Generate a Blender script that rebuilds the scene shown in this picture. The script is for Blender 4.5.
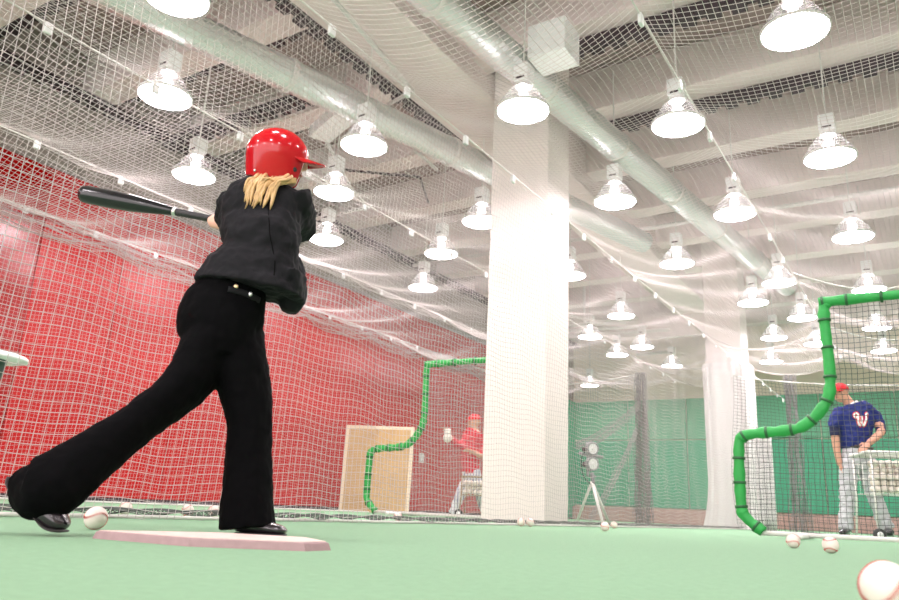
import bpy, bmesh, math, random
import numpy as np
from mathutils import Vector, Matrix
from mathutils.bvhtree import BVHTree
random.seed(7); rng = np.random.default_rng(7)
for o in list(bpy.data.objects): bpy.data.objects.remove(o)
C = bpy.context.scene.collection
PI = math.pi

# ------------------------------------------------------------------ camera, light, exposure
FP, CH = 750.0, 0.115
pp, rr = math.radians(15.6), math.radians(2.7)
F = Vector((0, math.cos(pp), math.sin(pp))); U0 = Vector((0, -math.sin(pp), math.cos(pp))); R0 = Vector((1, 0, 0))
R = R0*math.cos(rr) + U0*math.sin(rr); U = -R0*math.sin(rr) + U0*math.cos(rr)
cam = bpy.data.cameras.new('camera'); cam.sensor_width = 36; cam.lens = FP/899*36
cam.clip_start = .02; cam.clip_end = 200
cam.dof.use_dof = True; cam.dof.focus_distance = 3.4; cam.dof.aperture_fstop = 5.6
co = bpy.data.objects.new('camera', cam); C.objects.link(co)
co.matrix_world = Matrix.Translation((0, 0, CH)) @ Matrix((R, U, -F)).transposed().to_4x4()
bpy.context.scene.camera = co
w = bpy.data.worlds.new('world'); bpy.context.scene.world = w; w.use_nodes = True
w.node_tree.nodes['Background'].inputs[0].default_value = (1, .93, .92, 1)
w.node_tree.nodes['Background'].inputs[1].default_value = 2.6
vs = bpy.context.scene.view_settings
vs.view_transform = 'Standard'; vs.look = 'None'; vs.gamma = 1; vs.use_curve_mapping = False
vs.exposure = 0.54
LAMP = 56.0

# ------------------------------------------------------------------ helpers
A = math.radians(33); sA, cA = math.sin(A), math.cos(A)
def W(u, v, z): return Vector((u*sA + v*cA, u*cA - v*sA, z))          # u along the cage, v across it
def ray(x, y): return R*((x-449.5)/FP) + U*((300-y)/FP) + F
def J(x, y, Y): d = ray(x, y); return d*(Y/d.y) + Vector((0, 0, CH))
def atz(x, y, z): d = ray(x, y); return d*((z-CH)/d.z) + Vector((0, 0, CH))
def ppm(x, y, Y): return (ray(x, y)*(Y/ray(x, y).y)).dot(F)/FP         # metres per pixel there

def mat(name, col, rough=.6, metal=0, var=0, scale=8, bump=0, bscale=60, spec=.5, coat=0, sheen=0):
    m = bpy.data.materials.new(name); m.use_nodes = True; nt = m.node_tree; b = nt.nodes['Principled BSDF']
    b.inputs['Base Color'].default_value = (*col, 1); b.inputs['Roughness'].default_value = rough
    b.inputs['Metallic'].default_value = metal; b.inputs['Specular IOR Level'].default_value = spec
    b.inputs['Coat Weight'].default_value = coat; b.inputs['Sheen Weight'].default_value = sheen
    tc = nt.nodes.new('ShaderNodeTexCoord')
    if var:
        n = nt.nodes.new('ShaderNodeTexNoise'); n.inputs['Scale'].default_value = scale; n.inputs['Detail'].default_value = 6
        nt.links.new(tc.outputs['Object'], n.inputs['Vector'])
        mx = nt.nodes.new('ShaderNodeMix'); mx.data_type = 'RGBA'
        mx.inputs[6].default_value = (*[c*(1-var) for c in col], 1); mx.inputs[7].default_value = (*[min(1, c*(1+var)) for c in col], 1)
        nt.links.new(n.outputs['Fac'], mx.inputs[0]); nt.links.new(mx.outputs[2], b.inputs['Base Color'])
    if bump:
        n = nt.nodes.new('ShaderNodeTexNoise'); n.inputs['Scale'].default_value = bscale; n.inputs['Detail'].default_value = 4
        nt.links.new(tc.outputs['Object'], n.inputs['Vector'])
        bp = nt.nodes.new('ShaderNodeBump'); bp.inputs['Strength'].default_value = bump; bp.inputs['Distance'].default_value = .01
        nt.links.new(n.outputs['Fac'], bp.inputs['Height']); nt.links.new(bp.outputs['Normal'], b.inputs['Normal'])
    return m
def emis(name, col, s):
    m = bpy.data.materials.new(name); m.use_nodes = True; nt = m.node_tree; nt.nodes.clear()
    e = nt.nodes.new('ShaderNodeEmission'); e.inputs[0].default_value = (*col, 1); e.inputs[1].default_value = s
    o = nt.nodes.new('ShaderNodeOutputMaterial'); nt.links.new(e.outputs[0], o.inputs[0]); return m
def shade_mat():
    m = bpy.data.materials.new('prismatic_acrylic'); m.use_nodes = True; nt = m.node_tree; nt.nodes.clear()
    t = nt.nodes.new('ShaderNodeBsdfTranslucent'); t.inputs[0].default_value = (.85, .86, .86, 1)
    d = nt.nodes.new('ShaderNodeBsdfTransparent'); g = nt.nodes.new('ShaderNodeBsdfGlossy'); g.inputs[1].default_value = .3
    m1 = nt.nodes.new('ShaderNodeMixShader'); m1.inputs[0].default_value = .93
    m2 = nt.nodes.new('ShaderNodeMixShader'); m2.inputs[0].default_value = .15
    o = nt.nodes.new('ShaderNodeOutputMaterial')
    nt.links.new(t.outputs[0], m1.inputs[1]); nt.links.new(d.outputs[0], m1.inputs[2])
    nt.links.new(m1.outputs[0], m2.inputs[1]); nt.links.new(g.outputs[0], m2.inputs[2]); nt.links.new(m2.outputs[0], o.inputs[0])
    return m
M = dict(
    turf=mat('green_turf', (.255, .455, .275), .9, var=.16, scale=45, bump=.6, bscale=400),
    red=mat('red_pad_vinyl', (.52, .003, .006), .30, var=.06, scale=2, bump=.10, bscale=5, spec=.35),
    red_deep=mat('deep_red_pad_vinyl', (.38, .002, .004), .22, var=.06, scale=2, bump=.08, bscale=4, spec=.5),
    green_pad=mat('green_pad_vinyl', (.05, .36, .20), .5, var=.05, scale=2),
    green_pad2=mat('pale_green_pad_vinyl', (.13, .42, .25), .55, var=.05, scale=2),
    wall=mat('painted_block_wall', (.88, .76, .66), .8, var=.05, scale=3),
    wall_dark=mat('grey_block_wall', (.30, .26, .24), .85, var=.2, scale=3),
    curb=mat('pinkish_curb', (.50, .32, .28), .8, var=.2, scale=4),
    concrete=mat('pale_concrete', (.72, .62, .61), .85, var=.12, scale=3, bump=.2, bscale=20),
    deck=mat('ceiling_deck', (.32, .24, .235), .9, var=.15, scale=2),
    pillar=mat('white_pillar_paint', (.78, .71, .68), .6, var=.03, scale=4),
    steel=mat('galvanised_duct', (.62, .64, .63), .38, .75, var=.08, scale=6, bump=.1, bscale=12),
    dark_steel=mat('dark_steel', (.06, .04, .05), .6, .3),
    pipe=mat('pale_pipe', (.62, .6, .58), .5),
    white_metal=mat('white_metal', (.8, .8, .8), .4),
    grey=mat('grey_plastic', (.25, .25, .26), .5),
    net=mat('white_nylon_net', (.54, .49, .48), .7), net_dark=mat('dark_nylon_net', (.09, .10, .09), .8),
    net_col=mat('charcoal_nylon_net', (.16, .15, .15), .8),
    net_grey=mat('grey_nylon_net', (.34, .32, .32), .8),
    net_top=mat('overhead_nylon_net', (.68, .61, .60), .7), rope=mat('white_rope', (.75, .73, .70), .7, bump=.5, bscale=200),
    cloth=mat('white_curtain', (.78, .76, .75), .8, bump=.2, bscale=30),
    screen_pad=mat('green_foam_pad', (.02, .32, .06), .55, var=.25, scale=12, bump=.4, bscale=30),
    tape=mat('dark_tape', (.015, .10, .03), .5), frame=mat('white_frame_tube', (.75, .73, .70), .4),
    ply=mat('plywood', (.55, .36, .18), .7, var=.2, scale=3), ply_edge=mat('plywood_edge', (.78, .66, .5), .7),
    rubber=mat('plate_rubber', (.74, .58, .52), .6, var=.12, scale=30, bump=.3, bscale=90),
    plate_edge_shade=mat('shaded_plate_rubber', (.36, .24, .25), .7, var=.2, scale=40), leather=mat('baseball_leather', (.80, .72, .66), .5, var=.06, scale=40, bump=.05, bscale=200), stitch=mat('red_stitching', (.60, .10, .08), .6),
    black=mat('black_suit_wool', (.007, .007, .009), .8, bump=.1, bscale=260, spec=.2),
    trouser=mat('black_trouser_wool', (.0025, .0025, .003), .9, bump=.05, bscale=260, spec=.06),
    skin=mat('skin', (.72, .40, .30), .5, var=.04, scale=20), skin2=mat('tanned_skin', (.62, .33, .23), .5),
    hair=mat('blonde_hair', (.56, .35, .16), .45, var=.5, scale=60), brown_hair=mat('brown_hair', (.10, .05, .03), .6),
    helmet=mat('red_helmet_shell', (.46, .004, .010), .14, coat=.0, spec=.5), helm_pad=mat('black_helmet_padding', (.02, .02, .02), .8),
    bat=mat('black_bat_barrel', (.008, .008, .01), .22, 0, coat=.25, spec=.4), grip=mat('black_bat_grip', (.02, .018, .02), .5, bump=.4, bscale=150),
    silver=mat('silver', (.75, .75, .75), .3, .9), gold=mat('brass', (.8, .6, .35), .3, .8),
    shoe=mat('black_shoe_leather', (.02, .015, .02), .2, coat=.5), sole=mat('dark_shoe_sole', (.05, .045, .045), .6),
    blue=mat('blue_jersey', (.007, .018, .15), .75, var=.1, scale=10), navy=mat('navy_undersleeve', (.012, .014, .06), .7),
    greyp=mat('grey_baseball_trousers', (.52, .52, .55), .8, var=.06, scale=6), redj=mat('red_jersey', (.55, .02, .04), .7, var=.1, scale=8),
    redcap=mat('red_cap', (.65, .01, .02), .6), white=mat('white_felt', (.85, .85, .83), .6), dark=mat('eye_dark', (.03, .02, .02), .3),
    lip=mat('lip', (.55, .18, .15), .5), wire=mat('brown_wire', (.35, .25, .15), .5, .3), tyre=mat('tyre_rubber', (.05, .05, .05), .7),
    olive=mat('dark_green_plastic', (.02, .06, .05), .5),
    bulb=emis('bulb_envelope', (1, .90, .92), 22), lens=emis('lit_lamp_lens', (1, .895, .935), LAMP), shade=shade_mat())
def pinstripe():
    m = mat('pinstripe_trousers', (.7, .7, .72), .8); nt = m.node_tree; b = nt.nodes['Principled BSDF']
    tc = nt.nodes.new('ShaderNodeTexCoord'); wv = nt.nodes.new('ShaderNodeTexWave'); wv.inputs['Scale'].default_value = 7
    r = nt.nodes.new('ShaderNodeValToRGB'); r.color_ramp.elements[0].position = .1; r.color_ramp.elements[0].color = (.15, .15, .3, 1)
    r.color_ramp.elements[1].position = .3; r.color_ramp.elements[1].color = (.7, .7, .72, 1)
    nt.links.new(tc.outputs['Object'], wv.inputs['Vector']); nt.links.new(wv.outputs['Fac'], r.inputs[0]); nt.links.new(r.outputs[0], b.inputs['Base Color'])
    return m
M['pin'] = pinstripe()

def tag(o, label=None, cat=None, group=None, kind=None):
    if label: o['label'] = label
    if cat: o['category'] = cat
    if group: o['group'] = group
    if kind: o['kind'] = kind
    return o
def empty(name, loc=(0, 0, 0), rz=0, **k):
    o = bpy.data.objects.new(name, None); C.objects.link(o); o.location = loc; o.rotation_euler = (0, 0, rz); o.empty_display_size = .1
    return tag(o, **k)
def obj(name, bm, m, parent=None, loc=None, rz=None, smooth=True):
    me = bpy.data.meshes.new(name)
    if isinstance(bm, bmesh.types.BMesh):
        bmesh.ops.recalc_face_normals(bm, faces=bm.faces); bm.to_mesh(me); bm.free()
    else:
        V, Q = bm; V = np.asarray(V, dtype=np.float32).reshape(-1, 3); Q = np.asarray(Q, dtype=np.int32)
        me.vertices.add(len(V)); me.vertices.foreach_set('co', V.ravel())
        k = Q.shape[1]; me.loops.add(Q.size); me.loops.foreach_set('vertex_index', Q.ravel())
        me.polygons.add(len(Q)); me.polygons.foreach_set('loop_start', np.arange(0, Q.size, k, dtype=np.int32)); me.polygons.foreach_set('loop_total', np.full(len(Q), k, dtype=np.int32))
        me.update(calc_edges=True)
    if smooth and len(me.polygons): me.polygons.foreach_set('use_smooth', [True]*len(me.polygons))
    me.materials.append(m)
    o = bpy.data.objects.new(name, me); C.objects.link(o); o.parent = parent
    if loc is not None: o.location = loc
    if rz is not None: o.rotation_euler = (0, 0, rz)
    return o
def copy_tree(o, parent=None):
    c = o.copy(); C.objects.link(c); c.parent = parent
    for ch in o.children: copy_tree(ch, c)
    return c
def B(): return bmesh.new()
def box(bm, a, b, bev=0):
    vs_ = [bm.verts.new((x, y, z)) for x in (a[0], b[0]) for y in (a[1], b[1]) for z in (a[2], b[2])]
    fs = [(0, 1, 3, 2), (4, 6, 7, 5), (0, 4, 5, 1), (2, 3, 7, 6), (0, 2, 6, 4), (1, 5, 7, 3)]
    f = [bm.faces.new([vs_[i] for i in q]) for q in fs]
    if bev:
        bmesh.ops.recalc_face_normals(bm, faces=f)
        bmesh.ops.bevel(bm, geom=list({e for q in f for e in q.edges}), offset=bev, segments=2, affect='EDGES', profile=.5)
    return bm
def catmull(P, n):
    P = [np.array(p, float) for p in P]; P = [2*P[0]-P[1]] + P + [2*P[-1]-P[-2]]; out = []
    for i in range(1, len(P)-2):
        for k in range(n):
            t = k/n
            out.append(.5*(2*P[i] + (P[i+1]-P[i-1])*t + (2*P[i-1]-5*P[i]+4*P[i+1]-P[i+2])*t*t + (-P[i-1]+3*P[i]-3*P[i+1]+P[i+2])*t**3))
    out.append(P[-2]); return out
def loft(bm, secs, seg=20, n=4, hint=(0, 1, 0), k=1.0, closed=True, power=2.0):
    """secs: (centre, rx, ry) - elliptical sections; ry runs along the hint direction"""
    D = [list(s[0]) + [s[1], s[2]] for s in secs]
    S = catmull(D, n) if n > 1 and len(D) > 2 else [np.array(d, float) for d in D]
    rings = []
    for i, q in enumerate(S):
        t = Vector(S[min(i+1, len(S)-1)][:3]) - Vector(S[max(i-1, 0)][:3])
        if t.length < 1e-9: t = Vector((0, 0, 1))
        t.normalize(); h = Vector(hint); x = t.cross(h)
        if x.length < .05: x = t.cross(Vector((1, 0, .3)))
        x.normalize(); y = x.cross(t).normalized(); c = Vector(q[:3]); ring = []
        for j in range(seg):
            a = 2*PI*j/seg; ca, sa = math.cos(a), math.sin(a)
            e = 2/power; ca = math.copysign(abs(ca)**e, ca); sa = math.copysign(abs(sa)**e, sa)
            ring.append(bm.verts.new(c + x*max(q[3], .0005)*k*ca + y*max(q[4], .0005)*k*sa))
        rings.append(ring)
    for a, b in zip(rings, rings[1:]):
        for j in range(seg): bm.faces.new((a[j], a[(j+1) % seg], b[(j+1) % seg], b[j]))
    if closed:
        bm.faces.new(rings[0][::-1]); bm.faces.new(rings[-1])
    return bm
def tube(bm, pts, r, seg=8, n=1, closed=True):
    rs = r if isinstance(r, (list, tuple)) else [r]*len(pts)
    return loft(bm, [(p, q, q) for p, q in zip(pts, rs)], seg, n, hint=(.13, .9, .21), closed=closed)
def lathe(bm, prof, c=(0, 0, 0), seg=24, ax=None):
    """profile (r, h) about an axis"""
    ax = Vector(ax or (0, 0, 1)).normalized(); x = ax.orthogonal().normalized(); y = ax.cross(x); c = Vector(c); rings = []
    for r, h in prof:
        rings.append([bm.verts.new(c + ax*h + (x*math.cos(2*PI*j/seg) + y*math.sin(2*PI*j/seg))*max(r, .0004)) for j in range(seg)])
    for a, b in zip(rings, rings[1:]):
        for j in range(seg): bm.faces.new((a[j], a[(j+1) % seg], b[(j+1) % seg], b[j]))
    return bm
def blob(bm, c, r, X=(1, 0, 0), Y=(0, 1, 0), sub=3):
    X = Vector(X).normalized(); Y = Vector(Y).normalized(); Z = X.cross(Y)
    m = Matrix((X*r[0], Y*r[1], Z*r[2])).transposed().to_4x4(); m.translation = Vector(c)
    bmesh.ops.create_icosphere(bm, subdivisions=sub, radius=1, matrix=m); return bm
def fuse(o, voxel=.008, smooth=4, fac=.5):
    r = o.modifiers.new('remesh', 'REMESH'); r.mode = 'VOXEL'; r.voxel_size = voxel; r.use_smooth_shade = True
    s = o.modifiers.new('smooth', 'SMOOTH'); s.iterations = smooth; s.factor = fac
    return o
def room(o, u, v, z=0): o.location = W(u, v, z); o.rotation_euler = (0, 0, -A); return o   # local x = across (v), y = along (u)

# ------------------------------------------------------------------ structure
def struct(name, bm, m, u=0, v=0, z=0):
    return tag(room(obj(name, bm, m, smooth=False), u, v, z), kind='structure')
struct('floor', box(B(), (-10.4, -8, -.1), (9, 24.2, 0)), M['turf'])
struct('wall_far', box(B(), (-10.4, 0, 0), (9, .25, 6.6)), M['wall'], u=24)
def pads(spec, dep, gap=.012):
    bm = B()
    for a, b, z0, z1 in spec: box(bm, (a+gap, -dep, z0+gap), (b-gap, 0, z1-gap), .02)
    return bm
struct('trim_1', pads([(x, x+1.9, .45, 2.55) for x in np.arange(-10.28, 8.5, 1.9)], .08), M['green_pad'], u=24)
struct('trim_2', pads([(x, x+1.9, 2.55, 3.85) for x in np.arange(-10.28, 8.5, 1.9)], .06), M['green_pad2'], u=24)
struct('baseboard_far', box(B(), (-10.2, -.35, 0), (9, 0, .42), .02), M['curb'], u=24)
struct('trim_3', box(B(), (-10.2, -.2, 6.05), (9, 0, 6.3)), M['dark_steel'], u=24)
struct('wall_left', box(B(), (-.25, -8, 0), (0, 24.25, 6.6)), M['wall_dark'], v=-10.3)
bm = B()
for a in np.arange(-7.5, 5.1, 1.27): box(bm, (0, a+.004, .05), (.1, a+1.266, 4.55), .012)
struct('trim_4', bm, M['red_deep'], v=-10.3)
bm = B()
for a in np.arange(5.2, 17.5, 1.27): box(bm, (0, a+.004, .05), (.1, a+1.266, 4.55), .012)
struct('trim_5', bm, M['red'], v=-10.3)
bm = B()
for a in np.arange(17.9, 23.8, 1.5): box(bm, (0, a+.004, .05), (.1, a+1.49, 3.85), .012)
struct('trim_60', bm, M['green_pad'], v=-10.3)
struct('baseboard_left', box(B(), (0, -8, 0), (.13, 24, .06)), M['dark_steel'], v=-10.3)
struct('wall_right', box(B(), (0, -8, 0), (.25, 24.25, 6.6)), M['wall'], v=9)
# ceiling: deck, cross beams, one long deep beam
struct('ceiling', box(B(), (-10.5, -8, 6.5), (9.2, 24.2, 6.7)), M['deck'])
nb = 3
for i, a in enumerate(np.arange(-6.3, 24, 1.95)):
    bm = B(); box(bm, (-10.3, 0, 5.85), (9, .42, 6.5), .02)
    struct('trim_%d' % (6+i), bm, M['concrete'], u=a)
    bm = B(); box(bm, (-10.3, .62, 6.1), (9, .70, 6.2))
    for x in np.arange(-10, 8.8, .3): box(bm, (x, .57, 6.06), (x+.16, .75, 6.16))
    struct('trim_%d' % (40+i), bm, M['dark_steel'], u=a)
struct('trim_30', box(B(), (0, -8, 5.55), (1.0, 24, 6.4), .02), M['concrete'], v=-5.6)
def channel(k, a, b, along):
    bm = B(); L_ = b[along]-a[along]; lo = list(a); box(bm, (a[0], a[1], a[2]+.05), (b[0], b[1], b[2]))
    for q in np.arange(0, L_-.1, .28):
        lo = list(a); hi = list(b); lo[along] = a[along]+q; hi[along] = a[along]+q+.16; hi[2] = a[2]+.06; lo[1-along] -= .04; hi[1-along] += .04; box(bm, lo, hi)
    struct('trim_%d' % k, bm, M['dark_steel'])
channel(80, (-10.2, 1.0, 5.70), (-10.05, 24, 5.84), 1)
channel(81, (-10.2, 6.85, 5.66), (-6.9, 7.0, 5.84), 0)
channel(82, (-5.85, 2.0, 5.6), (-5.72, 9.0, 5.75), 1)
channel(83, (-3.9, 9.7, 5.66), (9, 9.82, 5.84), 0)
channel(84, (-4.2, 7.6, 5.66), (9, 7.74, 5.84), 0)
# pillars
def pillar(u, v, w, d, label):
    bm = box(B(), (-w/2, -d/2, 0), (w/2, d/2, 6.4), .015)
    return tag(room(obj('pillar', bm, M['pillar'], smooth=False), u, v), label, 'pillar', kind='structure')
pillar(8.25, -4.16, .82, .66, 'wide white square pillar just beyond the side net in the middle')
pillar(16.8, -3.6, .74, .7, 'farther white square pillar wrapped in white netting')

# ------------------------------------------------------------------ lamps
def make_lamp():
    e = empty('pendant_lamp')
    obj('lens', lathe(B(), [(.0, -.012), (.12, -.010), (.26, 0), (.268, .006)], seg=32), M['lens'], e)
    obj('reflector', lathe(B(), [(.268, .010), (.2, .02), (0, .024)], seg=32), M['white_metal'], e)
    obj('bulb', lathe(B(), [(0, .08), (.05, .11), (.06, .16), (.04, .22), (.03, .28)], seg=16), M['bulb'], e)
    obj('lamp_shade', lathe(B(), [(.275, .0), (.275, .025), (.24, .10), (.19, .18), (.135, .25), (.10, .28), (.095, .28), (.128, .25), (.183, .18), (.232, .10), (.268, .025)], seg=32), M['shade'], e)
    obj('rim', lathe(B(), [(.27, -.006), (.282, -.006), (.285, .02), (.272, .02), (.27, -.006)], seg=32), M['white_metal'], e)
    h = obj('ballast_box', box(lathe(B(), [(.0, .28), (.085, .28), (.075, .33), (0, .33)]), (-.085, -.085, .33), (.085, .085, .53), .01), M['white_metal'], e, smooth=False)
    obj('vent_slot', box(B(), (-.05, -.089, .35), (.05, -.084, .372)), M['dark_steel'], h, smooth=False)
    obj('stem', tube(B(), [(0, 0, .53), (0, 0, 2.0)], .009), M['pipe'], e)
    return e
lamps = [(176,-3),(795,32),(678,125),(523,111),(830,158),(165,97),(194,176),(364,146),(334,193),(326,240),(615,202),(735,214),(853,237),(481,222),(441,254),(423,288),
 (677,264),(570,276),(753,303),(779,283),(802,318),(869,290),(621,316),(590,337),(617,355),(642,347),(672,366),(590,367),(774,338),(771,362),(884,351),(877,328),(817,344)]
descr = {(176,-3): 'bright pendant lamp cut by the top edge above the left duct', (795,32): 'largest bright pendant lamp, in the top right of the view',
 (678,125): 'large pendant lamp right of the right duct, above a net cable', (523,111): 'large pendant lamp glowing directly above the white pillar',
 (830,158): 'large pendant lamp with white ballast box, below the largest lamp at the right', (165,97): 'pendant lamp in the upper left, under the left duct above the bat',
 (194,176): 'pendant lamp just left of the red helmet, above the bat handle', (364,146): 'pendant lamp right of the helmet, tucked under the left duct',
 (334,193): 'pendant lamp just right of the helmet brim', (326,240): 'pendant lamp beside the batter\'s right shoulder',
 (615,202): 'pendant lamp just right of the upper white pillar', (735,214): 'pendant lamp beneath the far end of the right duct', (853,237): 'pendant lamp by the right edge above the green screen, next below the large ones',
 (481,222): 'pendant lamp half hidden by the left edge of the white pillar', (441,254): 'pendant lamp between helmet and pillar, upper of the two near the red wall', (423,288): 'pendant lamp over the red wall, lower of the two left of the pillar',
 (677,264): 'pendant lamp over the middle of the right half, above the far pillar\'s left side', (570,276): 'pendant lamp half hidden by the right edge of the white pillar', (753,303): 'pendant lamp in front of the far pillar',
 (779,283): 'pendant lamp right of the far pillar, on the net cable', (802,318): 'pendant lamp left of the green screen\'s top corner', (869,290): 'pendant lamp partly behind the top bar of the green screen',
 (621,316): 'small pendant lamp, highest of the far cluster right of the pillar', (590,337): 'small pendant lamp, leftmost upper of the far cluster beside the pillar', (617,355): 'small far pendant lamp, lower middle of the cluster beside the pillar',
 (642,347): 'small far pendant lamp, right one of the cluster\'s middle row', (672,366): 'farthest small pendant lamp, just left of the far pillar on a long cord', (590,367): 'small far pendant lamp, lowest beside the white pillar',
 (774,338): 'small pendant lamp right of the far pillar, middle one of a column of three', (771,362): 'small pendant lamp right of the far pillar, lowest of a column', (884,351): 'small pendant lamp seen through the green screen\'s net, lower of two', (877,328): 'small pendant lamp seen through the green screen\'s net, upper of two',
 (817,344): 'small pendant lamp touching the green screen\'s vertical pad'}
l0 = make_lamp()
for i, p in enumerate(lamps):
    l = l0 if i == 0 else copy_tree(l0)
    l.location = atz(p[0], p[1], 4.2) if p != (590, 367) else W(22, -8.9, 4.05); l.rotation_euler = (0, 0, -A)
    tag(l, descr[p], 'pendant lamp', 'pendant lamps under the ceiling')

for uu, vv in [(-5, -8.1), (-5, -5.4), (-5, -2), (-5, 1.5), (-2, -8.1), (-2, -4.2), (-2, -.67), (-2, 2.2), (1.2, -8.1), (1.2, -2), (1.2, -.67), (1.2, 2.2), (14, 2.2), (17.5, 2.2), (21, 2.2), (20, 5), (3.5, 1.6), (6.5, 1.6), (9.5, 1.6), (12.5, 1.6)]:  # unseen extra lamps, added to brighten the near area and far end
    l = copy_tree(l0); l.location = W(uu, vv, 4.2); tag(l, 'added pendant lamp outside the view, put in as fill light', 'pendant lamp', 'added fill lamps outside the view')

# ------------------------------------------------------------------ ducts and overhead services
def duct(p, q, r, label, collars):
    e = empty('air_duct', p, 0, label=label, cat='duct'); q = Vector(q)-Vector(p)
    N = 120; P = []
    for i in range(N+1):
        P.append((r*(1+.012*(i % 2)), q.length*i/N))
    obj('duct_body', lathe(B(), P, ax=q, seg=32), M['steel'], e)
    for c in collars:
        obj('collar', lathe(B(), [(r*1.02, 0), (r*1.09, .01), (r*1.09, .06), (r*1.02, .07)], q.normalized()*c, ax=q, seg=32), M['pipe'], e)
    return e
duct(W(1.5, -6.92, 4.9), W(12.5, -4.02, 4.9), .19, 'left galvanised round air duct passing above the batter\'s helmet', [1.2, 4.0, 6.6, 9.0])
duct(W(2.5, -4.0, 4.95), W(16.5, -2.25, 4.95), .19, 'right galvanised round air duct passing over the white pillar\'s right side', [2.6, 4.6, 6.4, 8.2, 10, 12])
tag(obj('junction_box', box(B(), (-.22, -.2, -.2), (.22, .2, .2), .01), M['white_metal'], loc=W(6.55, -3.05, 5.05), rz=-A, smooth=False), 'white sheet metal box on the right duct', 'metal box')
tag(obj('diffuser_box', box(B(), (-.5, -.16, -.09), (.5, .16, .09), .01), M['white_metal'], loc=W(6.9, -6.5, 5.2), rz=-A-.4, smooth=False), 'long white metal box hanging just under the left duct', 'metal box')
def pipe_run(pts, r, m, label, cat='pipe'):
    return tag(obj('ceiling_pipe', tube(B(), pts, r), m), label, cat)
pipe_run([W(5, -4.9, 5.3), W(6.9, -5.2, 5.3), W(7.1, -6.0, 5.3), W(9, -6.2, 5.3)], .03, M['pipe'], 'pale conduit bending between the left duct and the long beam')
pipe_run([W(7.2, -6.9, 5.1), W(7.9, -7.0, 4.7), W(8.6, -7.2, 4.7), W(9.0, -10, 4.9)], .03, M['pipe'], 'pale conduit dropping beside the helmet brim')
pipe_run([W(13.6, -9.9, 5.6), W(13.6, 1, 5.6)], .04, M['pipe'], 'pale pipe running across the far ceiling behind the white pillar')
pipe_run([W(11, 1.3, 5.7), W(11, 1.3, 3.9), ], .02, M['dark_steel'], 'thin dark drop rod hanging at the upper right')
pipe_run([W(9.5, .2, 6.2), W(9.5, 3.5, 6.2)], .05, M['dark_steel'], 'dark sprinkler pipe crossing the upper right ceiling')
pipe_run([W(8.9, -8.2, 5.7), W(9.8, -7.1, 5.7), W(10.8, -7.6, 5.7)], .025, M['dark_steel'], 'dark zigzag conduit above the lamps left of the pillar')
for k, (a, b) in enumerate([(18, -8.6), (18.2, -8.1), (18.4, -7.6)]):
    pipe_run([W(a, b, 6.3), W(a, b, 5.0-.1*k), W(a+.3, b+2.2, 5.0-.1*k)], .045, M['pipe'], ['pale pipe loop beside the white pillar, leftmost of three', 'pale pipe loop beside the white pillar, middle of three', 'pale pipe loop beside the white pillar, rightmost of three'][k])
pipe_run([W(23.6, -7.9, 6.3), W(23.6, -7.9, 5.3), W(23.6, -6.8, 5.3)], .06, M['pipe'], 'pale bent pipe on the far wall above the small lamps')
tag(obj('wall_panel', box(B(), (-1.1, -.08, -.35), (1.1, .08, .35), .02), M['concrete'], loc=W(20.2, -5.6, 5.3), rz=-A, smooth=False), 'pale insulated box under the far ceiling left of the far pillar', 'duct box')

# ------------------------------------------------------------------ nets (real strands)
def strands(P, r):
    """P (S,K,3) polylines -> triangular tubes"""
    S, K, _ = P.shape
    T = np.empty_like(P); T[:, 1:-1] = P[:, 2:]-P[:, :-2]; T[:, 0] = P[:, 1]-P[:, 0]; T[:, -1] = P[:, -1]-P[:, -2]
    T /= np.linalg.norm(T, axis=2, keepdims=True)+1e-12
    ref = np.array([.577, .577, .578]); n1 = np.cross(T, ref); n1 /= np.linalg.norm(n1, axis=2, keepdims=True)+1e-9; n2 = np.cross(T, n1)
    V = np.stack([P + r*(math.cos(a)*n1 + math.sin(a)*n2) for a in (0, 2.094, 4.189)], axis=2)
    idx = np.arange(S*K*3).reshape(S, K, 3); a = idx[:, :-1]; b = idx[:, 1:]; Q = []
    for j in range(3):
        k = (j+1) % 3; Q.append(np.stack([a[..., j], a[..., k], b[..., k], b[..., j]], axis=-1).reshape(-1, 4))
    return V.reshape(-1, 3), np.concatenate(Q)
def netmesh(G, r):
    V1, Q1 = strands(G, r); V2, Q2 = strands(np.swapaxes(G, 0, 1).copy(), r)
    return np.concatenate([V1, V2]), np.concatenate([Q1, Q2+len(V1)])
def WG(u, v, z): return np.stack([u*sA+v*cA, u*cA-v*sA, z], axis=-1)
def wob(u, v, a, f, ph=0):
    return a*(np.sin(u*f+ph)*np.cos(v*f*1.3+ph*2) + .5*np.sin(u*f*2.3+v*f*1.1+ph*3))
CELL = .046
def net(name, us, vs_, zf, r, m, label, cat='netting', parent=None, vf=None, uf=None, swap=None):
    u, v = np.meshgrid(us, vs_, indexing='ij'); z = zf(u, v)
    uu = uf(u, v) if uf else u; vv = vf(u, v) if vf else v
    o = obj(name, netmesh(WG(uu, vv, z), r), m, parent, smooth=False)
    return tag(o, label, cat) if label else o
def cable(e, u0, u1, v, z, name='cable', clips=True, r=.007, drop=0.0):
    N = 40; P = [W(u0+(u1-u0)*i/N, v, z - drop*abs(math.sin(PI*6*i/N))) for i in range(N+1)]
    o = obj(name, tube(B(), P, r, seg=6), M['rope'], e)
    if clips:
        a = u0+.4
        while a < u1:
            obj('clip', box(B(), (-.014, -.03, -.055), (.014, .03, .03), .008), M['white_metal'], e, loc=W(a, v, z-.02), rz=-A, smooth=False); a += .9
    return o
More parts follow.
